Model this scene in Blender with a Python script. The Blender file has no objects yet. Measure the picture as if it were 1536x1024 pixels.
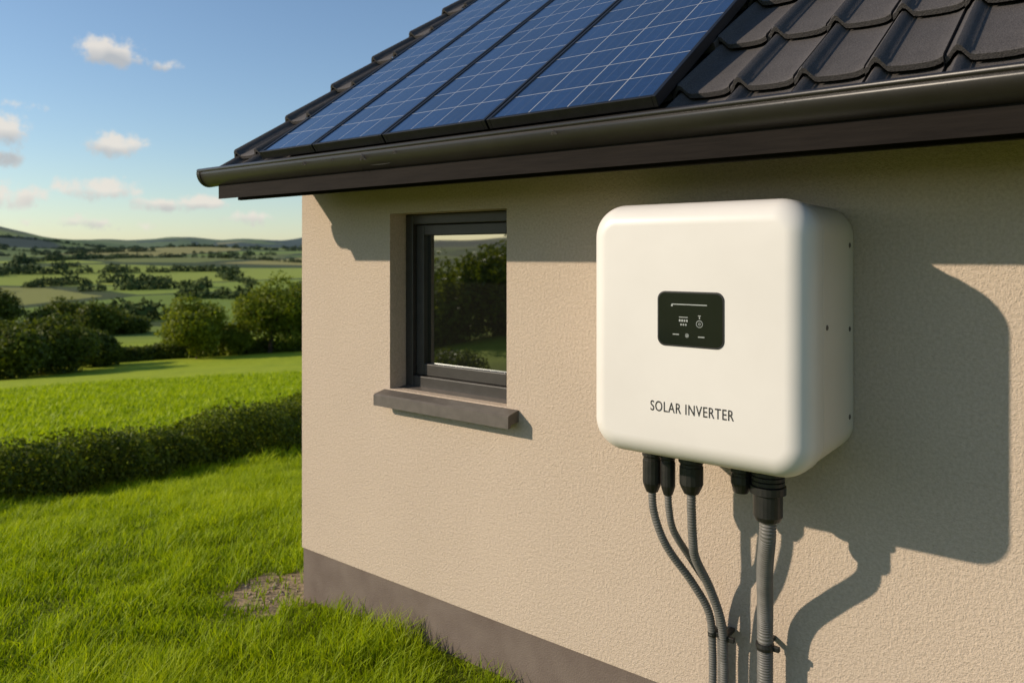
import bpy, math, numpy as np
from mathutils import Vector, Matrix
rng=np.random.default_rng(7)
scene=bpy.context.scene
S=2.5; H=1.75
def X(v): return v*S
def Y(k): return -k*S
def Z(h): return H+h*S
# ---------------------------------------------------------------- helpers
def link(o):
    scene.collection.objects.link(o); return o
def empty(name,loc=(0,0,0)):
    o=bpy.data.objects.new(name,None); o.location=loc; o.empty_display_size=.2; return link(o)
def mesh_obj(name,v,f,mat=None,parent=None,smooth=False):
    me=bpy.data.meshes.new(name); me.from_pydata([tuple(p) for p in v],[],[tuple(q) for q in f]); me.update()
    o=bpy.data.objects.new(name,me); link(o)
    if mat: me.materials.append(mat)
    if smooth: me.polygons.foreach_set('use_smooth',[True]*len(me.polygons))
    if parent: o.parent=parent
    return o
def np_mesh(name,v,loops,starts,totals,mats,matidx=None,rnd=None,smooth=False):
    me=bpy.data.meshes.new(name)
    me.vertices.add(len(v)); me.vertices.foreach_set('co',np.asarray(v,dtype=np.float32).ravel())
    me.loops.add(len(loops)); me.loops.foreach_set('vertex_index',np.asarray(loops,dtype=np.int32))
    me.polygons.add(len(starts)); me.polygons.foreach_set('loop_start',np.asarray(starts,dtype=np.int32))
    try: me.polygons.foreach_set('loop_total',np.asarray(totals,dtype=np.int32))
    except Exception: pass
    for m in mats: me.materials.append(m)
    if matidx is not None: me.polygons.foreach_set('material_index',np.asarray(matidx,dtype=np.int32))
    if rnd is not None:
        a=me.attributes.new('rnd','FLOAT','POINT'); a.data.foreach_set('value',np.asarray(rnd,dtype=np.float32))
    me.update(calc_edges=True); me.validate()
    if smooth: me.polygons.foreach_set('use_smooth',[True]*len(me.polygons))
    o=bpy.data.objects.new(name,me); link(o); return o
def quad_mesh(name,v,f4,mats,matidx=None,rnd=None,smooth=False):
    f4=np.asarray(f4); n=len(f4)
    return np_mesh(name,v,f4.ravel(),np.arange(n)*4,np.full(n,4),mats,matidx,rnd,smooth)
def box(name,x0,x1,y0,y1,z0,z1,mat,parent=None,bev=0):
    v=[(x0,y0,z0),(x1,y0,z0),(x1,y1,z0),(x0,y1,z0),(x0,y0,z1),(x1,y0,z1),(x1,y1,z1),(x0,y1,z1)]
    f=[(0,3,2,1),(4,5,6,7),(0,1,5,4),(1,2,6,5),(2,3,7,6),(3,0,4,7)]
    o=mesh_obj(name,v,f,mat,parent)
    if bev:
        m=o.modifiers.new('b','BEVEL'); m.width=bev; m.segments=3; m.limit_method='ANGLE'
    return o
def extrude_x(name,prof,x0,x1,mat,parent=None,closed=True,smooth=False,caps=True):
    n=len(prof); v=[(x0,y,z) for y,z in prof]+[(x1,y,z) for y,z in prof]
    f=[(i,(i+1)%n,n+(i+1)%n,n+i) for i in range(n if closed else n-1)]
    if caps: f+= [tuple(range(n-1,-1,-1)),tuple(range(n,2*n))]
    o=mesh_obj(name,v,f,mat,parent)
    if smooth:
        for p in o.data.polygons: p.use_smooth = len(p.vertices)==4
    return o
def tube(path,radii,sides=12):
    P=np.array(path,float); n=len(P); R=np.array(radii,float)
    T=np.gradient(P,axis=0); T/=np.linalg.norm(T,axis=1)[:,None]+1e-12
    ref=np.array([0.0,1.0,0.01]); V=[]
    a=np.arange(sides)*2*np.pi/sides
    u=np.cross(T[0],ref); u/=np.linalg.norm(u)
    for i in range(n):
        u=u-T[i]*np.dot(u,T[i]); u/=np.linalg.norm(u); w=np.cross(T[i],u)
        V.append(P[i]+R[i]*(np.cos(a)[:,None]*u+np.sin(a)[:,None]*w))
    V=np.concatenate(V); F=[]
    i=np.arange(n-1)[:,None]*sides; j=np.arange(sides)[None,:]; j2=(j+1)%sides
    F=np.stack([(i+j),(i+j2),(i+sides+j2),(i+sides+j)],-1).reshape(-1,4)
    return V,F
def catmull(pts,step):
    P=[np.array(p,float) for p in pts]; P=[2*P[0]-P[1]]+P+[2*P[-1]-P[-2]]; out=[]
    for i in range(1,len(P)-2):
        L=np.linalg.norm(P[i+1]-P[i]); n=max(2,int(L/step))
        for t in np.arange(n)/n:
            out.append(.5*((2*P[i])+(-P[i-1]+P[i+1])*t+(2*P[i-1]-5*P[i]+4*P[i+1]-P[i+2])*t*t+(-P[i-1]+3*P[i]-3*P[i+1]+P[i+2])*t**3))
    out.append(P[-2]); return np.array(out)
def lathe(name,cx,cy,prof,mat,parent,n=32):
    v=[];f=[]
    for r,z in prof:
        for k in range(n):
            a=2*math.pi*k/n; v.append((cx+r*math.cos(a),cy+r*math.sin(a),z))
    for i in range(len(prof)-1):
        for k in range(n):
            f.append((i*n+k,i*n+(k+1)%n,(i+1)*n+(k+1)%n,(i+1)*n+k))
    f.append(tuple(range(n))); f.append(tuple(range(len(prof)*n-1,(len(prof)-1)*n-1,-1)))
    o=mesh_obj(name,v,f,mat,parent)
    return o
# ---------------------------------------------------------------- materials
class M:
    def __init__(s,name,rough=.6,spec=.5):
        s.m=bpy.data.materials.new(name); s.m.use_nodes=True; s.t=s.m.node_tree; s.N=s.t.nodes; s.L=s.t.links
        s.b=s.N['Principled BSDF']; s.out=s.N['Material Output']; s.b.inputs['Roughness'].default_value=rough
        s.b.inputs['Specular IOR Level'].default_value=spec
    def n(s,t,**k):
        x=s.N.new(t)
        for a,b in k.items(): setattr(x,a,b)
        return x
    def pos(s): return s.n('ShaderNodeNewGeometry').outputs['Position']
    def noise(s,scale,detail=4,rough=.55,vec=None,dist=0):
        x=s.n('ShaderNodeTexNoise'); x.inputs['Scale'].default_value=scale; x.inputs['Detail'].default_value=detail
        x.inputs['Roughness'].default_value=rough; x.inputs['Distortion'].default_value=dist
        s.L.new(vec or s.pos(),x.inputs['Vector']); return x.outputs['Fac']
    def ramp(s,fac,stops):
        r=s.n('ShaderNodeValToRGB'); e=r.color_ramp.elements
        while len(e)<len(stops): e.new(.5)
        for el,(p,c) in zip(e,stops): el.position=p; el.color=(*c,1) if len(c)==3 else c
        s.L.new(fac,r.inputs['Fac']); return r.outputs['Color']
    def math(s,op,a,b=None,c=None,clamp=False):
        x=s.n('ShaderNodeMath',operation=op,use_clamp=clamp)
        for i,q in enumerate((a,b,c)):
            if q is None: continue
            if isinstance(q,(int,float)): x.inputs[i].default_value=q
            else: s.L.new(q,x.inputs[i])
        return x.outputs[0]
    def mix(s,fac,a,b,mode='MIX'):
        x=s.n('ShaderNodeMix',data_type='RGBA',blend_type=mode)
        for i,q in ((0,fac),(6,a),(7,b)):
            if isinstance(q,(int,float)): x.inputs[i].default_value=q
            elif isinstance(q,tuple): x.inputs[i].default_value=(*q,1)
            else: s.L.new(q,x.inputs[i])
        return x.outputs[2]
    def bump(s,h,dist=.002,strength=1,prev=None):
        b=s.n('ShaderNodeBump'); b.inputs['Distance'].default_value=dist; b.inputs['Strength'].default_value=strength
        s.L.new(h,b.inputs['Height'])
        if prev: s.L.new(prev,b.inputs['Normal'])
        s.L.new(b.outputs[0],s.b.inputs['Normal']); return b.outputs[0]
    def col(s,c):
        if isinstance(c,tuple): s.b.inputs['Base Color'].default_value=(*c,1)
        else: s.L.new(c,s.b.inputs['Base Color'])
# stucco
m=M('stucco',.9,.2)
big=m.noise(1.3,3); fine=m.noise(210,2,.6); f2=m.noise(95,3,.65)
c=m.ramp(big,[(.3,(.485,.395,.310)),(.7,(.545,.445,.35))])
c=m.mix(.42,c,m.ramp(f2,[(.3,(.33,.262,.205)),(.75,(.66,.54,.43))]))
m.col(c); m.bump(m.math('ADD',m.math('MULTIPLY',fine,.5),m.math('MULTIPLY',f2,.8)),.006,.9)
stucco=m.m
m=M('plinth_render',.9,.2)
m.col(m.ramp(m.noise(6,6),[(.3,(.130,.100,.084)),(.7,(.175,.140,.118))])); m.bump(m.noise(150,3),.003,.7); plinth=m.m
m=M('dark_trim_metal',.38,.5)
m.col(m.ramp(m.noise(5,4),[(.3,(.008,.0065,.0055)),(.7,(.013,.011,.0095))])); m.bump(m.noise(60,3),.0008,.3); trim=m.m
m=M('panel_frame_black',.45,.4)
m.col(m.ramp(m.noise(30,3),[(.3,(.005,.005,.0055)),(.7,(.009,.009,.010))])); pframe=m.m
m=M('fascia_board',.85,.15)
sc=m.n('ShaderNodeMapping'); sc.inputs['Scale'].default_value=(1,14,14); m.L.new(m.pos(),sc.inputs[0])
m.col(m.ramp(m.noise(6,4,.6,sc.outputs[0]),[(.3,(.008,.006,.005)),(.7,(.015,.0115,.0095))])); m.bump(m.noise(12,4,.6,sc.outputs[0]),.001,.4); fascia_m=m.m
m=M('roof_tile',.72,.35)
at=m.n('ShaderNodeAttribute',attribute_name='rnd')
c=m.ramp(m.noise(9,5,.6),[(.3,(.046,.041,.041)),(.7,(.076,.068,.066))])
c=m.mix(m.math('MULTIPLY',at.outputs['Fac'],.5),c,(.036,.033,.033)); c=m.mix(.4,c,m.ramp(m.noise(300,2),[(.35,(.022,.02,.02)),(.7,(.14,.128,.124))]))
m.col(c); m.bump(m.noise(240,3),.002,.8); tile_m=m.m
m=M('window_frame',.42,.5)
m.col(m.ramp(m.noise(20,4),[(.3,(.030,.027,.024)),(.7,(.042,.038,.034))])); frame_m=m.m
m=M('sill_stone',.55,.4)
m.col(m.ramp(m.noise(25,5),[(.3,(.085,.074,.064)),(.7,(.12,.104,.09))])); m.bump(m.noise(140,3),.001,.4); sill_m=m.m
m=M('window_glass',.05,.5); m.col((.008,.008,.007))
g=m.n('ShaderNodeBsdfGlossy'); g.inputs['Roughness'].default_value=.012; g.inputs['Color'].default_value=(.82,.88,.88,1)
mx=m.n('ShaderNodeMixShader'); mx.inputs[0].default_value=.28
wn=m.n('ShaderNodeBump'); wn.inputs['Distance'].default_value=.002; wn.inputs['Strength'].default_value=.3; m.L.new(m.noise(2.5,1),wn.inputs['Height']); m.L.new(wn.outputs[0],g.inputs['Normal'])
m.L.new(m.b.outputs[0],mx.inputs[1]); m.L.new(g.outputs[0],mx.inputs[2]); m.L.new(mx.outputs[0],m.out.inputs[0]); glass_m=m.m
m=M('white_powder_coat',.38,.45)
m.col(m.ramp(m.noise(4,3),[(.3,(.67,.64,.60)),(.7,(.71,.68,.64))])); m.bump(m.noise(700,2),.0003,.35); white=m.m
m=M('grey_powder_coat',.5,.4)
m.col(m.ramp(m.noise(4,3),[(.3,(.64,.595,.54)),(.7,(.68,.635,.58))])); m.bump(m.noise(700,2),.0003,.35); white2=m.m
m=M('black_plastic',.42,.5); m.col(m.ramp(m.noise(40,3),[(.3,(.010,.010,.010)),(.7,(.018,.017,.016))])); m.bump(m.noise(500,2),.0004,.3); black=m.m
m=M('gasket_rubber',.8,.2); m.col(m.ramp(m.noise(40,2),[(.3,(.05,.045,.04)),(.7,(.07,.064,.058))])); gasket=m.m
m=M('display_glass',.12,.5); m.col(m.ramp(m.noise(8,2),[(.3,(.005,.007,.007)),(.7,(.008,.010,.010))])); disp_m=m.m
m=M('printed_mark',.5,.3); m.col(m.ramp(m.noise(30,2),[(.3,(.30,.32,.30)),(.7,(.38,.40,.38))])); mark_m=m.m
m=M('ink',.6,.3); m.col(m.ramp(m.noise(30,2),[(.3,(.02,.02,.02)),(.7,(.035,.033,.03))])); ink=m.m
m=M('conduit_grey',.5,.4); m.col(m.ramp(m.noise(30,4),[(.3,(.115,.110,.10)),(.7,(.16,.152,.14))])); conduit=m.m
m=M('steel_screw',.4,.5); m.b.inputs['Metallic'].default_value=.7; m.col(m.ramp(m.noise(90,2),[(.3,(.12,.11,.10)),(.7,(.17,.155,.14))])); screw_m=m.m
# solar cells
m=M('solar_cells',.2,.35)
uv=m.n('ShaderNodeUVMap'); uv.uv_map='UVMap'; sp=m.n('ShaderNodeSeparateXYZ'); m.L.new(uv.outputs[0],sp.inputs[0])
def line(co,w):
    fr=m.math('FRACT',co); d=m.math('ABSOLUTE',m.math('SUBTRACT',fr,.5)); return m.math('GREATER_THAN',d,.5-w)
U=sp.outputs[0]; V_=sp.outputs[1]
gl=m.math('MAXIMUM',line(U,.013),line(V_,.013))
bus=m.math('MULTIPLY',line(m.math('MULTIPLY',U,3.0),.022),.38)
wn=m.n('ShaderNodeTexWhiteNoise',noise_dimensions='2D'); cv=m.n('ShaderNodeCombineXYZ'); m.L.new(m.math('FLOOR',U),cv.inputs[0]); m.L.new(m.math('FLOOR',V_),cv.inputs[1]); m.L.new(cv.outputs[0],wn.inputs['Vector'])
vo=m.n('ShaderNodeTexVoronoi'); vo.inputs['Scale'].default_value=45; m.L.new(m.pos(),vo.inputs['Vector'])
c=m.ramp(wn.outputs['Value'],[(0,(.002,.011,.040)),(1,(.005,.022,.075))])
c=m.mix(m.math('MULTIPLY',vo.outputs['Distance'],.4),c,(.010,.038,.12))
c=m.mix(bus,c,(.20,.21,.22)); c=m.mix(gl,c,(.36,.35,.33)); m.col(c)
m.b.inputs['Coat Weight'].default_value=.75; m.b.inputs['Coat Roughness'].default_value=.04
m.L.new(m.math('ADD',m.math('MULTIPLY',m.noise(3,4),.15),.12),m.b.inputs['Roughness'])
cells_m=m.m
# foliage
def leaf_mat(name,stops,trans=.3,nscale=.5):
    m=M(name,.55,.2)
    at=m.n('ShaderNodeAttribute',attribute_name='rnd')
    f=m.math('ADD',m.math('MULTIPLY',at.outputs['Fac'],.6),m.math('MULTIPLY',m.noise(nscale,2),.4))
    c=m.ramp(f,stops); m.col(c)
    t=m.n('ShaderNodeBsdfTranslucent'); m.L.new(m.mix(1.0,c,(1.15,1.12,.35),'MULTIPLY'),t.inputs['Color'])
    mx=m.n('ShaderNodeMixShader'); mx.inputs[0].default_value=trans
    m.L.new(m.b.outputs[0],mx.inputs[1]); m.L.new(t.outputs[0],mx.inputs[2]); m.L.new(mx.outputs[0],m.out.inputs[0]); return m.m
leaf=leaf_mat('tree_leaves',[(.1,(.06,.088,.008)),(.5,(.16,.20,.014)),(.9,(.27,.29,.025))],.42,.4)
leaf_dark=leaf_mat('dark_leaves',[(.1,(.038,.056,.009)),(.5,(.085,.112,.012)),(.9,(.16,.18,.02))],.35,.2)
hedge_l=leaf_mat('hedge_leaves',[(.1,(.035,.055,.006)),(.5,(.10,.135,.009)),(.9,(.24,.28,.02))],.42,1.5)
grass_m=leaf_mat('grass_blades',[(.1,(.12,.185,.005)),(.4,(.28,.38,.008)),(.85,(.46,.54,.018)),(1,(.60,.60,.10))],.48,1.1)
m=M('bark',.9,.2); m.col(m.ramp(m.noise(8,5),[(.3,(.04,.03,.02)),(.7,(.09,.07,.05))])); bark=m.m

# ---------------------------------------------------------------- terrain
SD=(-math.sin(math.radians(63)),math.cos(math.radians(63)))
OY=-2.5
def near(s):
    ks=[-1e4,3.8,6,10.7,13.3,30,60,80,100,150,1e5]; kz=[0,0,-.22,-1.08,-1.42,-3.15,-6.2,-7.6,-9,-12,-12]
    return (np.interp(s-.6,ks,kz)+np.interp(s,ks,kz)+np.interp(s+.6,ks,kz))/3
def terrain(x,y):
    x=np.asarray(x,float); y=np.asarray(y,float)
    dx=x; dy=y-OY; r=np.hypot(dx,dy); s=dx*SD[0]+dy*SD[1]; b=np.degrees(np.arctan2(-dx,dy))
    n=near(s)
    far=np.interp(r,[0,60,100,150,250,400,700,1100,1500,2300,3000,4200,7000],[-6,-6.2,-9,-12,-12,-9,-1,8,14,10,22,20,5])
    db=b-75; sg=np.where(db>0,14,6.5)
    far=far+58*np.exp(-(db/sg)**2)*np.exp(-((r-1900)/420)**2)
    far=far+(46+9*np.sin(np.radians(b)*9+1)+4*np.sin(np.radians(b)*31)+3*np.sin(np.radians(b)*77))*np.exp(-((r-3100)/600)**2)
    far=far+np.clip((r-180)/800,0,1)*(5*np.sin(x*.011+1)*np.sin(y*.009)+2.5*np.sin(x*.027+y*.013))
    w=np.clip((r-60)/90,0,1); w=w*w*(3-2*w)
    z=n*(1-w)+far*w
    z=z+np.clip((r-14)/30,0,1)*.12*np.sin(x*.21+1)*np.cos(y*.17)+ .015*np.sin(x*1.9)*np.sin(y*2.3+1)*np.clip((r-3.5)/2,0,1)
    return z
def polar(b,r):
    a=math.radians(b); return -r*math.sin(a), OY+r*math.cos(a)
az=np.concatenate([np.arange(-180,40,2.5),np.arange(40,84,.25),np.arange(84,180,2.5)])
rr=np.concatenate([[0.05],np.arange(.5,20,.5),np.geomspace(20,7000,150)])
A,R=np.meshgrid(np.radians(az),rr)
gx=-R*np.sin(A); gy=OY+R*np.cos(A); gz=terrain(gx,gy)
V=np.stack([gx,gy,gz],-1).reshape(-1,3); na=len(az); nr=len(rr)
i=np.arange(nr-1)[:,None]*na; j=np.arange(na)[None,:]; j2=(j+1)%na
F=np.stack([i+j,i+na+j,i+na+j2,i+j2],-1).reshape(-1,4)
m=M('meadow_ground',.95,.1)
vsub=m.n('ShaderNodeVectorMath',operation='LENGTH'); m.L.new(m.pos(),vsub.inputs[0]); r_=vsub.outputs['Value']
sq=m.n('ShaderNodeMapping'); sq.inputs['Scale'].default_value=(.0085,.0055,0); sq.inputs['Rotation'].default_value=(0,0,.5); m.L.new(m.pos(),sq.inputs[0])
vor=m.n('ShaderNodeTexVoronoi'); vor.inputs['Scale'].default_value=1; m.L.new(sq.outputs[0],vor.inputs['Vector'])
vsep=m.n('ShaderNodeSeparateColor'); m.L.new(vor.outputs['Color'],vsep.inputs[0])
patch=m.ramp(vsep.outputs[0],[(0,(.10,.15,.025)),(.3,(.20,.27,.035)),(.55,(.30,.35,.045)),(.8,(.13,.18,.03)),(1,(.40,.34,.10))])
vore=m.n('ShaderNodeTexVoronoi',feature='DISTANCE_TO_EDGE'); vore.inputs['Scale'].default_value=1; m.L.new(sq.outputs[0],vore.inputs['Vector'])
edge=m.math('LESS_THAN',m.math('ADD',vore.outputs['Distance'],m.math('MULTIPLY',m.noise(.05,3),.04)),.05)
patch=m.mix(m.math('MULTIPLY',edge,.85),patch,(.035,.052,.016))
wood=m.ramp(m.noise(.004,4,.6),[(.50,(0,0,0)),(.54,(1,1,1))])
patch=m.mix(m.math('MULTIPLY',wood,m.math('GREATER_THAN',r_,1200)),patch,(.035,.05,.022))
field=m.mix(.5,m.ramp(m.noise(.16,4,.6),[(.3,(.23,.31,.012)),(.7,(.36,.42,.020))]),m.ramp(m.noise(2.2,5,.7),[(.3,(.18,.24,.012)),(.7,(.42,.47,.035))]))
lawn=m.mix(.5,m.ramp(m.noise(9,4,.7),[(.3,(.07,.10,.007)),(.7,(.18,.23,.013))]),m.ramp(m.noise(60,2),[(.3,(.05,.048,.016)),(.7,(.16,.18,.016))]))
def sstep(a,b_): 
    q=m.n('ShaderNodeMapRange',interpolation_type='SMOOTHSTEP'); q.inputs[1].default_value=a; q.inputs[2].default_value=b_; m.L.new(r_,q.inputs[0]); return q.outputs[0]
c=m.mix(sstep(9,14),lawn,field); c=m.mix(sstep(95,150),c,patch)
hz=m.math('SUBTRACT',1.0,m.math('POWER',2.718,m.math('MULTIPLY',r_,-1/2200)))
c=m.mix(m.math('MULTIPLY',hz,.85),c,(.09,.125,.14))  # aerial haze painted into the ground's base colour, stronger with range
# bare soil near the house corner
vd=m.n('ShaderNodeVectorMath',operation='DISTANCE'); m.L.new(m.pos(),vd.inputs[0]); vd.inputs[1].default_value=(-3.62,.03,0)
so=m.math('LESS_THAN',m.math('ADD',vd.outputs['Value'],m.math('MULTIPLY',m.noise(9,4),.5)),.6)
c=m.mix(so,c,m.ramp(m.noise(45,4,.7),[(.3,(.16,.115,.065)),(.7,(.40,.30,.19))]))
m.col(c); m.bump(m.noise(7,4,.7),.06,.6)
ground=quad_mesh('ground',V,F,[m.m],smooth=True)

# ---------------------------------------------------------------- grass
def blades(N,r0,r1,b0,b1,hh,ww,seed):
    g=np.random.default_rng(seed)
    r=g.uniform(r0,r1,N); b=np.radians(g.uniform(b0,b1,N)); x=-r*np.sin(b); y=OY+r*np.cos(b)
    k=~((x>-3.46)&(y>-.03))
    sd=np.hypot(x+3.60,y-.0)+.12*np.sin(x*23)*np.sin(y*19); k&=~((sd<.27)&(g.uniform(0,1,N)>.16))
    cl=np.sin(x*2.1+np.sin(y*1.7)*2)*np.sin(y*2.7+np.sin(x*1.3)*2)
    cl2=np.sin(x*7.3+np.sin(y*5.1)*2)*np.sin(y*8.7+1.3*np.sin(x*6))
    k&=g.uniform(0,1,N)<.8+.25*cl
    x=x[k];y=y[k];r=r[k];cl=cl[k];cl2=cl2[k];n=len(x)
    h=hh*(1+.3*cl+.38*cl2)*g.uniform(.45,1.4,n)*(1+.3*(np.abs(y+.2)<.25)*(x>-3.2)); w=ww*g.uniform(.6,1.3,n)*np.clip(r/r0,1,2.2)
    a=g.uniform(0,2*np.pi,n); la=g.normal(.8,1.4,n)+1.6*cl2; ln=h*np.abs(g.normal(.6,.35,n))
    z=terrain(x,y)-.005
    B=np.stack([x,y,z],-1); wd=np.stack([np.cos(a),np.sin(a),0*a],-1)*w[:,None]/2; ld=np.stack([np.cos(la),np.sin(la),0*a],-1)*ln[:,None]
    up=np.zeros((n,3)); up[:,2]=h
    v=np.stack([B-wd,B+wd,B+up*.55+ld*.3+wd*.8,B+up*.55+ld*.3-wd*.8,B+up+ld],1).reshape(-1,3)
    o=np.arange(n)*5
    q=np.stack([o,o+1,o+2,o+3,o+3,o+2,o+4],-1).ravel()
    st=np.stack([np.arange(n)*7,np.arange(n)*7+4],-1).ravel(); tt=np.tile([4,3],n)
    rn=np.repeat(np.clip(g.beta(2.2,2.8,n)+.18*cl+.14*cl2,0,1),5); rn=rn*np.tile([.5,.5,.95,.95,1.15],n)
    return v,q,st,tt,rn
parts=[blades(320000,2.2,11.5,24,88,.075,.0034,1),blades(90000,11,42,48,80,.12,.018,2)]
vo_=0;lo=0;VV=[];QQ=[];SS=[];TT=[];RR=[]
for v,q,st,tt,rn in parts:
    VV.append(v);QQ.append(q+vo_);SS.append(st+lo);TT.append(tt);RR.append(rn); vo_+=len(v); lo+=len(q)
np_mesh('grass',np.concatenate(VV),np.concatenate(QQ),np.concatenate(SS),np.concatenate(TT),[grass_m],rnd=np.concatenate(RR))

# ---------------------------------------------------------------- foliage
def leaf_quads(C,size,g,out=None):
    n=len(C); u=g.normal(size=(n,3)); 
    if out is not None: nn=out+g.normal(size=(n,3))*.7
    else: nn=g.normal(size=(n,3))
    nn/=np.linalg.norm(nn,axis=1)[:,None]; u-=nn*np.sum(u*nn,1)[:,None]; u/=np.linalg.norm(u,axis=1)[:,None]; w=np.cross(nn,u)
    s=(size*g.uniform(.6,1.4,n))[:,None]
    v=np.stack([C-u*s,C-w*s*.55,C+u*s,C+w*s*.55],1).reshape(-1,3)
    return v,np.arange(n*4).reshape(-1,4),np.repeat(g.uniform(0,1,n),4)
def tree(name,b,r,h,wid,seed,nleaf=16000,ls=.13,mat=leaf,trunk_frac=.18):
    g=np.random.default_rng(seed); x,y=polar(b,r); z=float(terrain(x,y))-.1
    base=np.array([x,y,z]); V=[];F=[];MI=[];RN=[];off=0
    def add(v,f,mi,rn):
        nonlocal off
        V.append(v);F.append(f+off);MI.append(np.full(len(f),mi));RN.append(rn);off+=len(v)
    cz=h*(trunk_frac+(1-trunk_frac)*.5); rz=h*(1-trunk_frac)*.5
    K=26; lob=[]
    for k in range(K):
        d=g.normal(size=3); d/=np.linalg.norm(d); q=g.uniform(.35,.78)
        rad=wid*g.uniform(.13,.24); taper=1-.35*max(0,d[2])
        lob.append((base+np.array([d[0]*wid/2*q*taper,d[1]*wid/2*q*taper,cz+d[2]*rz*q]),rad))
    tp=catmull([base,base+[.05*h,0,h*.2],base+[.02*h,.03*h,h*.5],base+[0,0,h*.8]],h*.05)
    v,f=tube(tp,np.linspace(h*.035,h*.006,len(tp)),8); add(v,f,1,np.zeros(len(v)))
    for k in range(9):
        c,rd=lob[k]; st=base+np.array([.02*h,.02*h,h*g.uniform(.18,.45)])
        p=catmull([st,(st+c)/2+[0,0,h*.04],c],h*.05); v,f=tube(p,np.linspace(h*.016,h*.003,len(p)),6); add(v,f,1,np.zeros(len(v)))
    wts=np.array([q[1]**2 for q in lob]); wts/=wts.sum()
    for (c,rd),wt in zip(lob,wts):
        n=int(nleaf*wt); d=g.normal(size=(n,3)); d/=np.linalg.norm(d,axis=1)[:,None]
        nb=1+.22*np.sin(d[:,0]*7+c[0])*np.sin(d[:,1]*6+c[1])+.15*np.sin(d[:,2]*9+c[2])
        C=c+d*(rd*nb*g.uniform(.55,1.08,n)**.6)[:,None]*np.array([1,1,.85])
        C[:,2]=np.maximum(C[:,2],z+.15)
        v,f,rn=leaf_quads(C,ls,g,d); add(v,f,0,rn)
    return quad_mesh(name,np.concatenate(V),np.concatenate(F),[mat,bark],np.concatenate(MI),np.concatenate(RN))
spec=[(60.6,70,5.2,6.0,leaf),(55.9,74,6.8,7.4,leaf),(53.0,76,7.2,6.6,leaf),(58.2,73,2.8,3.8,leaf),
      (69.4,64,4.0,6.4,leaf_dark),(72.0,60,3.8,5.6,leaf_dark),(66.9,68,2.6,4.4,leaf_dark),
      (68.7,150,6.6,10.5,leaf_dark),(66.6,146,5.2,8.5,leaf_dark),(72.4,150,9.5,8,leaf_dark),(64.9,152,3.2,7,leaf_dark)]
for i_,(b,r,h,w,mt) in enumerate(spec):
    tree('broadleaf_tree',b,r,h,w,100+i_,14000 if r<100 else 8000,.13 if r<100 else .24,mt,.08)
# trees of the garden, seen in the window reflection
for i_,(dx,dy,h,w) in enumerate([(-12.2,-13.3,2.9,3.4),(-13.6,-13.6,2.3,3.2),(-14.9,-12.0,1.7,3.2),(-10.5,-14.0,3.4,3.2),(-16.5,-11.0,1.6,3.2),(-18,-15,2.2,5)]):
    bb=math.degrees(math.atan2(-dx,dy-OY)); rr_=math.hypot(dx,dy-OY)
    tree('garden_tree',bb,rr_,h,w,300+i_,8000,.08,leaf,.03)
def hedge(name,p0,p1,width,h0,h1,nleaf,ls,seed,mat,wob=.3):
    g=np.random.default_rng(seed); t=g.uniform(0,1,nleaf); p0=np.array(p0);p1=np.array(p1); L=np.linalg.norm(p1-p0); d=(p1-p0)/L; nrm=np.array([-d[1],d[0]])
    a=g.uniform(-.15*np.pi,1.15*np.pi,nleaf); s=t*L; height=h0+(h1-h0)*t
    def rn1(step,amp,ph=0):
        step*=width; k=int(L/step)+8; vals=g.uniform(-1,1,k); q=s/step+2+ph; i0=np.floor(q).astype(int); f_=q-i0; f_=f_*f_*(3-2*f_); i0=np.clip(i0,0,k-2)
        return amp*(vals[i0]*(1-f_)+vals[i0+1]*f_)
    nb=1+rn1(1.3,.16)+rn1(.5,.13,.6*np.sin(a))+rn1(.22,.12,1.5*np.sin(a*1.3))+rn1(.09,.08,3*np.sin(a*2))
    rad=nb*g.uniform(.2,1.08,nleaf)**.45*np.where(g.uniform(0,1,nleaf)<.03,1.15,1)
    ca=np.sign(np.cos(a))*np.abs(np.cos(a))**.7; sa=np.sin(a)
    off=ca*rad*width/2+wob*np.sin(s*.35/width+seed); cx=p0[0]+d[0]*s+nrm[0]*off; cy=p0[1]+d[1]*s+nrm[1]*off
    cz=terrain(cx,cy)+np.clip(sa,-.1,1)*rad*height*.98+.05
    C=np.stack([cx,cy,cz],-1); out=np.stack([nrm[0]*ca,nrm[1]*ca,sa],-1)
    v,f,rn=leaf_quads(C,ls,g,out); return quad_mesh(name,v,f,[mat],rnd=rn)
hedge('hedge',(-8.0,-6),(-12.9,13),1.3,.44,.86,180000,.026,5,hedge_l,.12)
a=polar(80,74); b=polar(44,80); hedge('hedge',a,b,2.2,1.2,1.2,50000,.15,9,leaf_dark,.5)
# distant trees mass
g=np.random.default_rng(55); Cs=[];Os=[];Sz=[]
rows=[]
for k in range(30):
    r=g.uniform(300,1300)**1.0; b0=g.uniform(44,82); rows.append((r,b0,g.uniform(2,7),g.uniform(-.25,.25)))
rows+=[(185,63,5,.02),(260,56,6,.05),(330,60,8,-.03),(215,71,5,0),(950,50,26,.1),(1350,52,26,.05),(620,50,20,.12),(480,58,16,-.1)]
for r,b0,span,sl in rows:
    nt=int(6+span*r/180)
    for q in range(nt):
        if g.uniform()<.12: continue
        bb=b0+span*q/nt+g.normal(0,.1); r2=r*(1+sl*q/nt)+g.normal(0,3); x,y=polar(bb,r2)
        hh=g.uniform(1.5,3.4)*(1 if g.uniform()>.15 else 1.5); n=100; d=g.normal(size=(n,3)); d/=np.linalg.norm(d,axis=1)[:,None]; d[:,2]=np.abs(d[:,2])
        Cs.append(np.array([x,y,float(terrain(x,y))])+d*hh*g.uniform(.6,1.05,(n,1))*np.array([1.1,1.1,1.25])); Os.append(d); Sz.append(np.full(n,.22*hh))
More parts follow.
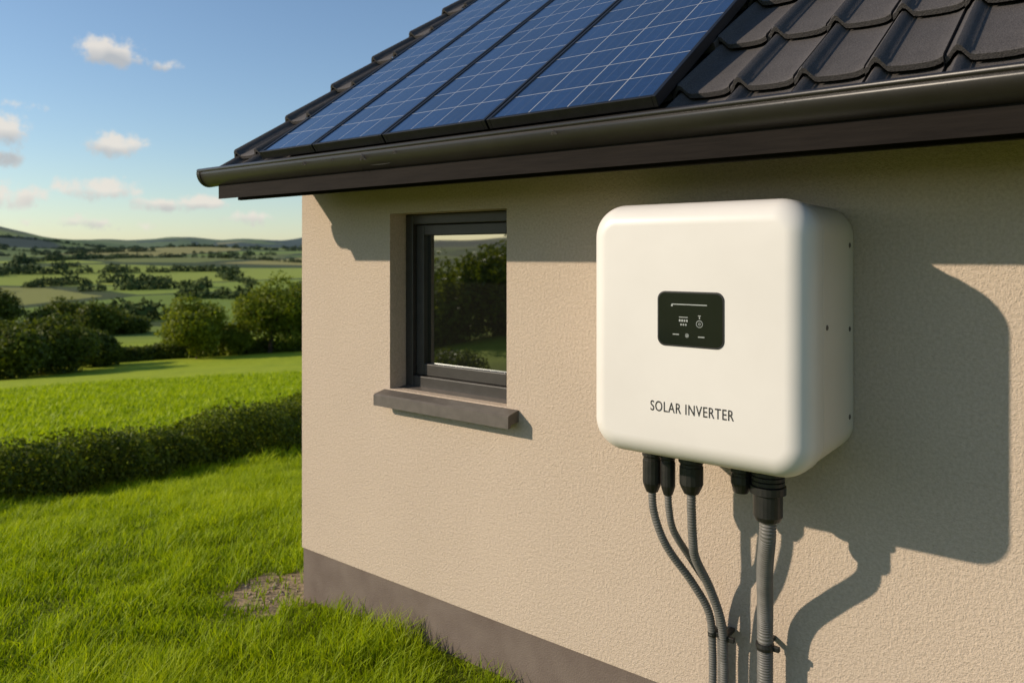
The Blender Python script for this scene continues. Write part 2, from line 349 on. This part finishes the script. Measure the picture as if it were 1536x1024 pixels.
C=np.concatenate(Cs);O=np.concatenate(Os);v,f,rn=leaf_quads(C,np.concatenate(Sz),g,O)
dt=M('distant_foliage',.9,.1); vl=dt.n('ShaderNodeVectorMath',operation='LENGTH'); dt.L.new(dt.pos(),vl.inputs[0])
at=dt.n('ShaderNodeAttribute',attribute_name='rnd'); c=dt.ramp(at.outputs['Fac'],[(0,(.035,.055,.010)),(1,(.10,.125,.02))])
hz=dt.math('SUBTRACT',1.0,dt.math('POWER',2.718,dt.math('MULTIPLY',vl.outputs['Value'],-1/1700))); dt.col(dt.mix(dt.math('MULTIPLY',hz,.8),c,(.08,.115,.13)))  # far trees' base colour also carries painted haze, growing with distance
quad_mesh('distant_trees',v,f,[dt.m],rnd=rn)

# ---------------------------------------------------------------- house
house=empty('house',(0,0,0))
xl=X(-1.361); xr=5.6; yb=7.0; wx0,wx1=X(-1.0917),X(-.8095); wz0,wz1=Z(-.25),Z(.078); zt=Z(.20); zp=Z(-.61); rev=.10
xs=[xl,wx0,wx1,xr]; zs=[zp,wz0,wz1,zt]; v=[];f=[]
for z in zs:
    for x in xs: v.append((x,0,z))
for r in range(3):
    for c_ in range(3):
        if (r,c_)!=(1,1): f.append((r*4+c_,r*4+c_+1,(r+1)*4+c_+1,(r+1)*4+c_))
o=len(v); v+=[(wx0,rev+.08,wz0),(wx1,rev+.08,wz0),(wx1,rev+.08,wz1),(wx0,rev+.08,wz1)]
idx=[5,6,10,9]
for k in range(4): f.append((idx[k],o+k,o+(k+1)%4,idx[(k+1)%4]))
# gables and back
ridge_y=yb/2; tanp=.72
o=len(v); v+=[(xl,0,zp),(xl,yb,zp),(xl,yb,zt),(xl,ridge_y,zt+ridge_y*tanp-.05),(xl,0,zt),(xr,0,zp),(xr,yb,zp),(xr,yb,zt),(xr,ridge_y,zt+ridge_y*tanp-.05),(xr,0,zt)]
f+=[(o,o+4,o+3,o+2,o+1),(o+5,o+6,o+7,o+8,o+9),(o+1,o+2,o+7,o+6),(o,o+1,o+6,o+5)]
mesh_obj('walls',v,f,stucco,house)
box('plinth',xl+.006,xr-.006,.006,yb-.006,-1.6,zp-.001,plinth,house)
# window
win=empty('window'); win.parent=house
def ring(name,x0,x1,z0,z1,w,y0,y1,mat,par,wb=None):
    wb=wb or w
    box(name+'_left',x0,x0+w,y0,y1,z0,z1,mat,par,.004); box(name+'_right',x1-w,x1,y0,y1,z0,z1,mat,par,.004)
    box(name+'_top',x0+w,x1-w,y0+.001,y1,z1-w,z1,mat,par,.004); box(name+'_bottom',x0+w,x1-w,y0+.001,y1,z0,z0+wb,mat,par,.004)
ring('frame',wx0+.001,wx1-.001,wz0+.001,wz1-.001,.048,rev,rev+.07,frame_m,win,.055)
ring('sash',wx0+.051,wx1-.051,wz0+.058,wz1-.051,.05,rev+.022,rev+.065,frame_m,win,.055)
box('glass',wx0+.10,wx1-.10,rev+.048,rev+.054,wz0+.11,wz1-.10,glass_m,win)
# sill with a small fall and drip lip
sx0,sx1=X(-1.106),X(-.784); zf=Z(-.2594)
extrude_x('sill',[(-.07,zf-.048),(-.07,zf),(-.062,zf+.006),(-.001,zf+.018),(-.001,zf-.03),(-.05,zf-.036),(-.055,zf-.048)],sx0,sx1,sill_m,win)
extrude_x('sill_inner',[(-.0005,zf-.0),(-.0005,zf+.018),(rev+.01,zf+.03),(rev+.01,zf)],wx0+.002,wx1-.002,sill_m,win)
# roof
phi=math.atan(tanp); cp,sp_=math.cos(phi),math.sin(phi)
O=np.array([0,Y(.19),Z(.14)])
def RP(x,s,n): return (x, O[1]+s*cp-n*sp_, O[2]+s*sp_+n*cp)
rx0=X(-1.385); rx1=6.0
slen=(ridge_y-O[1])/cp
tw=.1825; ncol=int((rx1-rx0)/tw); course=[0.0,.17]; 
while course[-1]<slen-.2: course.append(course[-1]+.3634)
prof=[0,.05,.1,.15,.2,.25,.3,.36,.5,.65,.8,.9,.96,1.0]
def ph(u): 
    a_=.032*(math.cos((u-.16)/.17*math.pi/2)**2 if abs(u-.16)<.17 else 0)
    b_=.008*max(0,(u-.85)/.15)**2
    return a_+b_-.003*math.sin(math.pi*max(0,(u-.33)/.67))
V=[];F=[];RN=[]
for ci,s0 in enumerate(course):
    s1=min((course[ci+1] if ci+1<len(course) else slen)+.05,slen)
    for k in range(ncol):
        jx=rng.normal(0,.0012); jn=rng.normal(0,.0012); js=rng.normal(0,.003); rr1=rng.uniform()
        L0=(.040 if ci else .022)+jn; L1=.006+jn; T=.018; o=len(V); npf=len(prof)
        for (s,L,dn) in ((s0+js,L0,-T),(s0+js,L0-.003,0),(s0+js+.008,L0,0),(s1,L1,0)):
            for u in prof:
                V.append(RP(rx0+k*tw+jx+u*(tw-.0015),s,L+ph(u)+dn)); RN.append(rr1)
        for r in range(3):
            for q in range(npf-1): F.append((o+r*npf+q,o+r*npf+q+1,o+(r+1)*npf+q+1,o+(r+1)*npf+q))
        # side skirts
        for q,sg in ((0,1),(npf-1,-1)):
            x=V[o+npf+q][0]; u=prof[q]; b0=len(V); V.append(RP(x,s0+js,L0+ph(u)-.03)); V.append(RP(x,s1,L1+ph(u)-.03)); RN+= [rr1,rr1]
            F.append((o+2*npf+q,o+3*npf+q,b0+1,b0) if sg>0 else (o+3*npf+q,o+2*npf+q,b0,b0+1))
tiles=quad_mesh('roof_tiles',np.array(V),np.array(F),[tile_m],rnd=np.array(RN),smooth=True); tiles.parent=house
es=tiles.modifiers.new('es','EDGE_SPLIT'); es.split_angle=math.radians(40)
# roof deck (both slopes)
yb2=2*ridge_y-O[1]
v=[RP(rx0+.03,.02,-.002),RP(rx1,.02,-.002),RP(rx1,slen,-.002),RP(rx0+.03,slen,-.002),(rx0+.03,yb2,O[2]),(rx1,yb2,O[2])]
v2=[(a,b_,c_-.09) for a,b_,c_ in v]
mesh_obj('roof_deck',v+v2,[(0,1,2,3),(3,2,5,4),(6,9,8,7),(9,10,11,8),(0,3,9,6),(3,4,10,9),(1,7,8,2),(2,8,11,5),(0,6,7,1)],fascia_m,house)
extrude_x('ridge_tiles',[(ridge_y+.12*math.cos(a_),RP(0,slen,0)[2]-.02+.1*math.sin(a_)) for a_ in np.linspace(0,math.pi,12)],rx0,rx1,tile_m,house)
# fascia and gutter
box('fascia',xl,rx1-.1,Y(.15),Y(.15)+.022,Z(.107),Z(.165),fascia_m,house,.003)
gk=.178; gr=.060; gc=(Y(gk),Z(.1615)); 
outer=[(gc[0]+gr*math.cos(t),gc[1]-.004+gr*1.1*math.sin(t)) for t in np.linspace(math.pi,2*math.pi,20)]
inner=[(gc[0]+(gr-.004)*math.cos(t),gc[1]-.004+(gr-.004)*1.1*math.sin(t)) for t in np.linspace(2*math.pi,math.pi,20)]
lip=[(gc[0]-gr+.006+.010*math.cos(t),gc[1]+.004+.010*math.sin(t)) for t in np.linspace(0,1.5*math.pi,12)]
gx0=X(-1.416)
extrude_x('gutter',outer+inner,gx0,rx1,trim,house,smooth=True)
extrude_x('gutter_lip',lip,gx0-.002,rx1,trim,house,smooth=True)
extrude_x('gutter_end_cap',[(y,z) for y,z in [(gc[0]+(gr+.003)*math.cos(t),gc[1]-.002+(gr+.003)*1.1*math.sin(t)) for t in np.linspace(math.pi,2*math.pi,20)]],gx0-.006,gx0+.02,trim,house)
extrude_x('gutter_back_flashing',[(Y(.15)-.001,Z(.135)),(Y(.15)-.004,Z(.135)),(Y(.175),Z(.168)),(Y(.15)-.001,Z(.168))],xl-.02,rx1,trim,house)
extrude_x('soffit',[(Y(.15)+.022,Z(.112)),(Y(.15)+.022,Z(.118)),(0.02,Z(.17)),(0.02,Z(.164))],xl,rx1-.1,fascia_m,house)

# ---------------------------------------------------------------- solar panels
ps=[-3.03,-2.65,-2.224,-1.708,-1.064]; s0=.037; s1=s0+2.5; nb,nt=.068,.104
for x0,x1 in zip(ps[:-1],ps[1:]):
    pe=empty('solar_panel',RP((x0+x1)/2,(s0+s1)/2,nb))
    def loc(p): return tuple(np.array(p)-np.array(pe.location))
    def pbox(name,a,b_,c_,d,n0,n1,mat,bev=.0015):
        v=[loc(RP(x,s,n)) for n in (n0,n1) for x,s in ((a,c_),(b_,c_),(b_,d),(a,d))]
        o=mesh_obj(name,v,[(0,3,2,1),(4,5,6,7),(0,1,5,4),(1,2,6,5),(2,3,7,6),(3,0,4,7)],mat,pe)
        if bev: q=o.modifiers.new('b','BEVEL'); q.width=bev; q.segments=2
        return o
    fw=.014; a0,a1=x0+.004,x1-.004
    pbox('frame_left',a0,a0+fw,s0,s1,nb,nt,pframe); pbox('frame_right',a1-fw,a1,s0,s1,nb,nt,pframe)
    pbox('frame_bottom',a0+fw,a1-fw,s0,s0+fw,nb,nt-.0006,pframe); pbox('frame_top',a0+fw,a1-fw,s1-fw,s1,nb,nt-.0006,pframe)
    v=[loc(RP(x,s,nt-.004)) for x,s in ((a0+fw,s0+fw),(a1-fw,s0+fw),(a1-fw,s1-fw),(a0+fw,s1-fw))]
    gobj=mesh_obj('cells',v,[(0,1,2,3)],cells_m,pe); uvl=gobj.data.uv_layers.new(name='UVMap')
    nc=4 if x1-x0>.45 else 3; nrw=16
    for li,q in enumerate([(0,0),(nc,0),(nc,nrw),(0,nrw)]): uvl.data[li].uv=q
    pbox('backsheet',a0+fw,a1-fw,s0+fw,s1-fw,nb+.004,nb+.01,black,0)
    for sr in (s0+.45,s0+1.9): pbox('rail',x0,x1,sr,sr+.04,.035,nb-.001,screw_m,0)

# ---------------------------------------------------------------- inverter
inv=empty('solar_inverter')
ix0,ix1=X(-.537),X(-.263); iz0,iz1=Z(-.243),Z(.0625); icx,icz=(ix0+ix1)/2,(iz0+iz1)/2; ia,ib=(ix1-ix0)/2,(iz1-iz0)/2
yf=-.4375; ys=-.3175
def rr_loop(inset,y,R=.10,n=12):
    a_,b_=ia-inset,ib-inset; r=max(R-inset,.02); L=[]
    for cx,cz,t0 in ((a_-r,b_-r,0),(-a_+r,b_-r,90),(-a_+r,-b_+r,180),(a_-r,-b_+r,270)):
        for k in range(n+1):
            t=math.radians(t0+90*k/n); L.append((icx+cx+r*math.cos(t),y,icz+cz+r*math.sin(t)))
    return L
def shell(name,loops,mat,cap0=True,cap1=True):
    v=[];f=[];n=len(loops[0])
    for l in loops: v+=l
    for i_ in range(len(loops)-1):
        for k in range(n): f.append((i_*n+k,(i_+1)*n+k,(i_+1)*n+(k+1)%n,i_*n+(k+1)%n))
    if cap0: f.append(tuple(range(n)))
    if cap1: f.append(tuple(range(len(loops)*n-1,(len(loops)-1)*n-1,-1)))
    o=mesh_obj(name,v,f,mat,inv,True)
    import bmesh
    bm=bmesh.new(); bm.from_mesh(o.data); bmesh.ops.recalc_face_normals(bm,faces=bm.faces); bm.to_mesh(o.data); bm.free()
    for p in o.data.polygons: p.use_smooth=True
    return o
L=[rr_loop(.014,ys),rr_loop(.003,ys),rr_loop(.0008,ys-.001),rr_loop(0,ys-.004),rr_loop(0,ys-.03)]
fa,fb=.066,.078
for k in range(0,15):
    t=math.radians(90*k/14); L.append(rr_loop(fa*(1-math.cos(t)),yf+fb*(1-math.sin(t)) ))
for q in (.001,.01,.04,.1): L.append(rr_loop(fa+q,yf-.0006*min(1,q*20)))
shell('front_cover',L,white)
L=[rr_loop(.022,-.001),rr_loop(.010,-.001),rr_loop(.007,-.004),rr_loop(.007,-.02),rr_loop(.004,ys+.018),rr_loop(.004,ys+.014),rr_loop(.0055,ys+.0115),rr_loop(.016,ys+.011)]
shell('rear_housing',L,white2)
shell('seam_gasket',[rr_loop(.0050,ys+.0105),rr_loop(.0050,ys+.0004)],gasket)
# display
def rslab(name,cx,cz,w,h,y0,y1,r,mat,bev=.002,seg=8):
    a_,b_=w/2,h/2; L0=[]
    for sx,sz,t0 in ((a_-r,b_-r,0),(-a_+r,b_-r,90),(-a_+r,-b_+r,180),(a_-r,-b_+r,270)):
        for k in range(seg+1):
            t=math.radians(t0+90*k/seg); L0.append((cx+sx+r*math.cos(t),cz+sz+r*math.sin(t)))
    n=len(L0); v=[(x,y0,z) for x,z in L0]+[(x,y1,z) for x,z in L0]
    f=[(k,(k+1)%n,n+(k+1)%n,n+k) for k in range(n)]+[tuple(range(n-1,-1,-1)),tuple(range(n,2*n))]
    o=mesh_obj(name,v,f,mat,inv)
    if bev: q=o.modifiers.new('b','BEVEL'); q.width=bev; q.segments=2; q.limit_method='ANGLE'; q.angle_limit=math.radians(50)
    return o
dcx,dcz=X(-.3972),Z(-.0735)
rslab('display_bezel',dcx,dcz,.207,.160,yf+.01,yf-.0025,.024,black,.0015)
rslab('display_screen',dcx,dcz,.197,.150,yf-.0024,yf-.0032,.020,disp_m,0)
yd=yf-.0034; px,pz=.00207,.00193
def mk(name,dx,dz,w,h,r=.0008): rslab(name,dcx+dx*px,dcz+dz*pz,w,h,yd+.0006,yd-.0003,r,mark_m,0,3)
mk('level_bar',-1,22,.110,.0028)
mk('bar_end',-27,20,.006,.005)
for q in range(4): mk('icon_battery_cell',-15+q*3.6,-2,.005,.0065)
for q in range(3): mk('icon_battery_base',-13+q*3.6,-8,.005,.006,.0025)
mk('icon_battery_top',-9.5,3,.028,.0022)
mk('status_dash',-21,-23,.020,.0028); mk('status_dash',17,-25,.020,.0028)
def torus(name,dx,dz,R,r,mat=mark_m):
    pth=[(dcx+dx*px+R*math.cos(t),yd,dcz+dz*pz+R*math.sin(t)) for t in np.linspace(0,2*math.pi,33)]
    v,f=tube(pth,[r]*33,6); mesh_obj(name,v,f.tolist(),mat,inv)
torus('icon_dial',14.5,-6,.0095,.0011); torus('icon_dial_inner',14.5,-6,.003,.0009); mk('icon_dial_stem',14.5,3,.003,.006); mk('icon_dial_cap',14.5,6,.009,.0022)
torus('status_led',-4,-24,.005,.0009); mk('status_led_core',-4,-24,.005,.005,.0024)
# lettering
tc=bpy.data.curves.new('label','FONT'); tc.body='SOLAR INVERTER'; tc.size=.042; tc.space_character=1.10; tc.offset=.0002
to=bpy.data.objects.new('label_tmp',tc); link(to); dg=bpy.context.evaluated_depsgraph_get(); me=bpy.data.meshes.new_from_object(to.evaluated_get(dg))
co=np.array([v_.co[:] for v_ in me.vertices]); mn,mx_=co.min(0),co.max(0)
tx0,tx1=X(-.448),X(-.3449); tz0,tz1=Z(-.1833),Z(-.1712)
nv=[(tx0+(p[0]-mn[0])/(mx_[0]-mn[0])*(tx1-tx0),yf-.0014,tz0+(p[1]-mn[1])/(mx_[1]-mn[1])*(tz1-tz0)) for p in co]
fc=[tuple(p.vertices) for p in me.polygons]; bpy.data.objects.remove(to); mesh_obj('lettering',nv,fc,ink,inv)
# screws
def screw(x,y,z,r=.0078):
    v=[];f=[];n=14
    for q,(rad,dx) in enumerate(((r,0),(r,.002),(r*.7,.0032),(r*.35,.0032),(r*.3,.001))):
        for k in range(n): t=2*math.pi*k/n; v.append((x+dx,y+rad*math.cos(t),z+rad*math.sin(t)))
    for q in range(4):
        for k in range(n): f.append((q*n+k,q*n+(k+1)%n,(q+1)*n+(k+1)%n,(q+1)*n+k))
    f.append(tuple(range(4*n,5*n))); mesh_obj('screw',v,f,screw_m,inv)
screw(ix1-.0045,ys+.04,Z(-.08))
for hz_ in (.012,-.088,-.193): screw(ix1-.007,-.05,Z(hz_))
# glands
def gland(xk,kk,r,zend,big=False):
    cx,cy=X(xk),Y(kk); z0=iz0+.02; z1=zend
    P=[(r*.6,z0),(r*1.0,z0-.001)]
    zb=iz0-.012
    P+=[(r,zb),(r*.88,zb-.002)]
    if big:
        zz=zb-.004
        for _ in range(4): P+=[(r*.98,zz),(r*.98,zz-.010),(r*.90,zz-.012)]; zz-=.014
        P+=[(r*1.06,zz),(r*1.06,zz-.022),(r*.86,zz-.027)]
        P+=[(r*.86,z1+.020),(r*.72,z1+.006),(r*.45,z1)]
    else:
        P+=[(r*.88,zb-.008),(r*1.05,zb-.010),(r*1.05,zb-.032),(r*.92,zb-.036),(r*.92,zb-.044),(r*.98,zb-.046),(r*.98,z1+.03),(r*.86,z1+.018),(r*.62,z1)]
    P=[(a_,b_) for a_,b_ in P]; lathe('cable_gland',cx,cy,P,black,inv,n=24 if big else 16)
gland(-.492,.09,.0125*S,Z(-.308)); gland(-.469,.09,.0095*S,Z(-.308)); gland(-.4366,.09,.0152*S,Z(-.300)); gland(-.371,.09,.0130*S,Z(-.2866)); gland(-.3384,.09,.0196*S,Z(-.3155),True)
def cable(pts,r,name='electrical_cable'):
    P=catmull([(X(a_),Y(b_),Z(c_)) for a_,b_,c_ in pts],.0022)
    ph_=np.arange(len(P))*.0022/.0088; rad=r*(1+.075*np.clip(np.sin(ph_*2*np.pi)*2,-1,1))
    v,f=tube(P,rad,14); o=mesh_obj(name,v,f.tolist(),conduit,None,True); return o
cA=cable([(-.492,.09,-.30),(-.491,.089,-.33),(-.484,.083,-.362),(-.474,.072,-.39),(-.453,.05,-.432),(-.4375,.035,-.472),(-.4352,.03,-.52),(-.435,.03,-.60),(-.435,.03,-.73)],.0051*S)
cB=cable([(-.469,.09,-.30),(-.469,.088,-.325),(-.4655,.08,-.358),(-.452,.05,-.405),(-.438,.024,-.450),(-.433,.012,-.50),(-.432,.010,-.60),(-.432,.010,-.73)],.0046*S)
cC=cable([(-.4366,.09,-.295),(-.4370,.089,-.32),(-.4385,.082,-.36),(-.439,.073,-.388),(-.4296,.05,-.432),(-.4205,.035,-.48),(-.4192,.03,-.53),(-.419,.03,-.60),(-.419,.03,-.73)],.0056*S)
cD=cable([(-.3384,.09,-.305),(-.340,.088,-.335),(-.352,.064,-.385),(-.3615,.038,-.44),(-.3645,.03,-.49),(-.3645,.03,-.60),(-.3645,.03,-.73)],.0094*S)
def clip(par,xk,kk,zh,r):
    x,y,z=X(xk),Y(kk),Z(zh)
    prof_=[(r*.9,z+.011),(r*1.18,z+.010),(r*1.25,z),(r*1.18,z-.010),(r*.9,z-.011)]
    lathe('clip_band',x,y,prof_,black,par,20); box('clip_base',x+.004,x+r+.022,y-.006,y+.008,z-.008,z+.008,black,par,.002); box('clip_mount',x-.008,x+.008,y+r,-.001,z-.007,z+.007,black,par,.002)
clip(cA,-.4352,.03,-.4985,.0051*S); clip(cC,-.4195,.03,-.5,.0056*S); clip(cD,-.3645,.03,-.4935,.0094*S)

# pebbles on the soil patch
g=np.random.default_rng(3); V=[];F=[];off=0
for k in range(90):
    x=-3.62+g.normal(0,.12); y=-.02+g.normal(0,.12)
    if x>-3.42 and y>-.02: continue
    r=g.uniform(.004,.012); z=float(terrain(x,y))
    n1=8
    for (rad,zz) in ((.7,-.3),(1,.1),(.7,.55),(.15,.7)):
        for q in range(n1): t=2*math.pi*q/n1; rj=rad*r*(1+.2*math.sin(3*t+k)); V.append((x+rj*math.cos(t),y+rj*math.sin(t)*.8,z+zz*r))
    for a_ in range(3):
        for q in range(n1): F.append((off+a_*n1+q,off+a_*n1+(q+1)%n1,off+(a_+1)*n1+(q+1)%n1,off+(a_+1)*n1+q))
    off+=4*n1
pm=M('pebble_stone',.8,.3); pm.col(pm.ramp(pm.noise(30,3),[(.3,(.18,.14,.10)),(.7,(.36,.30,.22))]))
mesh_obj('pebbles',V,F,pm.m)

# ---------------------------------------------------------------- light, sky
sd=Vector((1,1,-.65)).normalized()
ld=bpy.data.lights.new('sun','SUN'); ld.energy=4.9; ld.angle=math.radians(.8); ld.color=(1,.85,.665)
so_=bpy.data.objects.new('sun',ld); link(so_); so_.rotation_euler=sd.to_track_quat('-Z','Y').to_euler(); so_.location=(-20,-20,20)
w=bpy.data.worlds.new('World'); scene.world=w; w.use_nodes=True; t=w.node_tree; N=t.nodes; Lk=t.links; N.clear()
out=N.new('ShaderNodeOutputWorld'); bg=N.new('ShaderNodeBackground'); bg.inputs[1].default_value=.13
sky=N.new('ShaderNodeTexSky'); sky.sky_type='NISHITA'; sky.sun_disc=False; sky.sun_elevation=math.asin(-sd.z); sky.sun_rotation=math.radians(225); sky.air_density=1.05; sky.dust_density=.3; sky.ozone_density=1.6
tint=N.new('ShaderNodeMix'); tint.data_type='RGBA'; tint.blend_type='MULTIPLY'; tint.inputs[0].default_value=1; tint.inputs[7].default_value=(.92,.98,1.05,1)
hs=N.new('ShaderNodeHueSaturation'); hs.inputs['Saturation'].default_value=1.0; Lk.new(sky.outputs[0],tint.inputs[6]); Lk.new(tint.outputs[2],hs.inputs['Color']); Lk.new(hs.outputs[0],bg.inputs[0])
tcn=N.new('ShaderNodeTexCoord'); gen=tcn.outputs['Generated']
def wm(op,a,b=None,c=None,clamp=False):
    x=N.new('ShaderNodeMath'); x.operation=op; x.use_clamp=clamp
    for i,q in enumerate((a,b,c)):
        if q is None: continue
        if isinstance(q,(int,float)): x.inputs[i].default_value=q
        else: Lk.new(q,x.inputs[i])
    return x.outputs[0]
sx=N.new('ShaderNodeSeparateXYZ'); Lk.new(gen,sx.inputs[0])
def wnoise(scale,det,vec=gen):
    n=N.new('ShaderNodeTexNoise'); n.inputs['Scale'].default_value=scale; n.inputs['Detail'].default_value=det; n.inputs['Roughness'].default_value=.62; Lk.new(vec,n.inputs['Vector']); return n.outputs['Fac']
n1=wnoise(38,5); n2=wnoise(22,2)
bear=wm('MULTIPLY',wm('ARCTAN2',wm('MULTIPLY',sx.outputs[0],-1),sx.outputs[1]),57.2958)
el=wm('MULTIPLY',wm('ARCSINE',sx.outputs[2]),57.2958)
clouds=[(65.7,13.1,1.9,.85,1.15),(62.6,12.5,1.3,.4,.9),(70.6,9.3,1.9,.45,.75),(65.3,7.2,1.5,.75,1.1),(71.8,7.7,1.5,1.1,1.25),(72.2,6.0,1.2,.6,1.0),(66.6,4.3,2.2,.7,1.1),(63.2,3.4,2.2,.5,.95),(60.2,3.6,1.6,.55,.95),(71.2,3.7,1.8,.85,1.05),(67,2.1,3.5,.5,.8),(57,2.6,3,.55,.7),
        (130,9,6,1.8,1),(20,9,5,1.5,1)]
tot=None; sh=None
for b0,e0,wb,we,am in clouds:
    db=wm('DIVIDE',wm('SUBTRACT',bear,b0),wb*1.25); de=wm('DIVIDE',wm('SUBTRACT',el,e0),we*1.25)
    q=wm('ADD',wm('MULTIPLY',db,db),wm('MULTIPLY',de,de)); gg=wm('MULTIPLY',wm('EXPONENT',wm('MULTIPLY',q,-1)),am)
    tot=gg if tot is None else wm('MAXIMUM',tot,gg)
    s_=wm('MULTIPLY',gg,de); sh=s_ if sh is None else wm('ADD',sh,s_)
dens=wm('ADD',tot,wm('MULTIPLY',wm('SUBTRACT',n1,.5),2.3)); 
mr=N.new('ShaderNodeMapRange'); mr.interpolation_type='SMOOTHSTEP'; mr.inputs[1].default_value=.38; mr.inputs[2].default_value=1.05; Lk.new(dens,mr.inputs[0])
mask=wm('MULTIPLY',mr.outputs[0],wm('MINIMUM',wm('MULTIPLY',tot,3),1))
cr=N.new('ShaderNodeValToRGB'); cr.color_ramp.elements[0].position=.15; cr.color_ramp.elements[0].color=(.56,.57,.58,1); cr.color_ramp.elements[1].position=.5; cr.color_ramp.elements[1].color=(.95,.88,.79,1)
Lk.new(wm('ADD',wm('MULTIPLY',sh,.6),wm('ADD',.42,wm('MULTIPLY',wm('SUBTRACT',n2,.45),.8))),cr.inputs[0])
bg2=N.new('ShaderNodeBackground'); bg2.inputs[1].default_value=.88; Lk.new(cr.outputs[0],bg2.inputs[0])
mx=N.new('ShaderNodeMixShader'); Lk.new(wm('MULTIPLY',mask,.88),mx.inputs[0]); Lk.new(bg.outputs[0],mx.inputs[1]); Lk.new(bg2.outputs[0],mx.inputs[2]); Lk.new(mx.outputs[0],out.inputs[0])

# ---------------------------------------------------------------- camera
cd=bpy.data.cameras.new('camera'); cam=bpy.data.objects.new('camera',cd); link(cam); scene.camera=cam
cam.location=(0,-2.5,1.75); cam.rotation_euler=(math.radians(90),0,math.radians(38.6))
cd.sensor_width=36; cd.lens=27.375; cd.shift_y=-129/1536; cd.clip_end=20000; cd.clip_start=.05
cd.dof.use_dof=True; cd.dof.focus_distance=2.5; cd.dof.aperture_fstop=3.6
scene.view_settings.view_transform='Standard'; scene.view_settings.look='None'; scene.view_settings.exposure=0
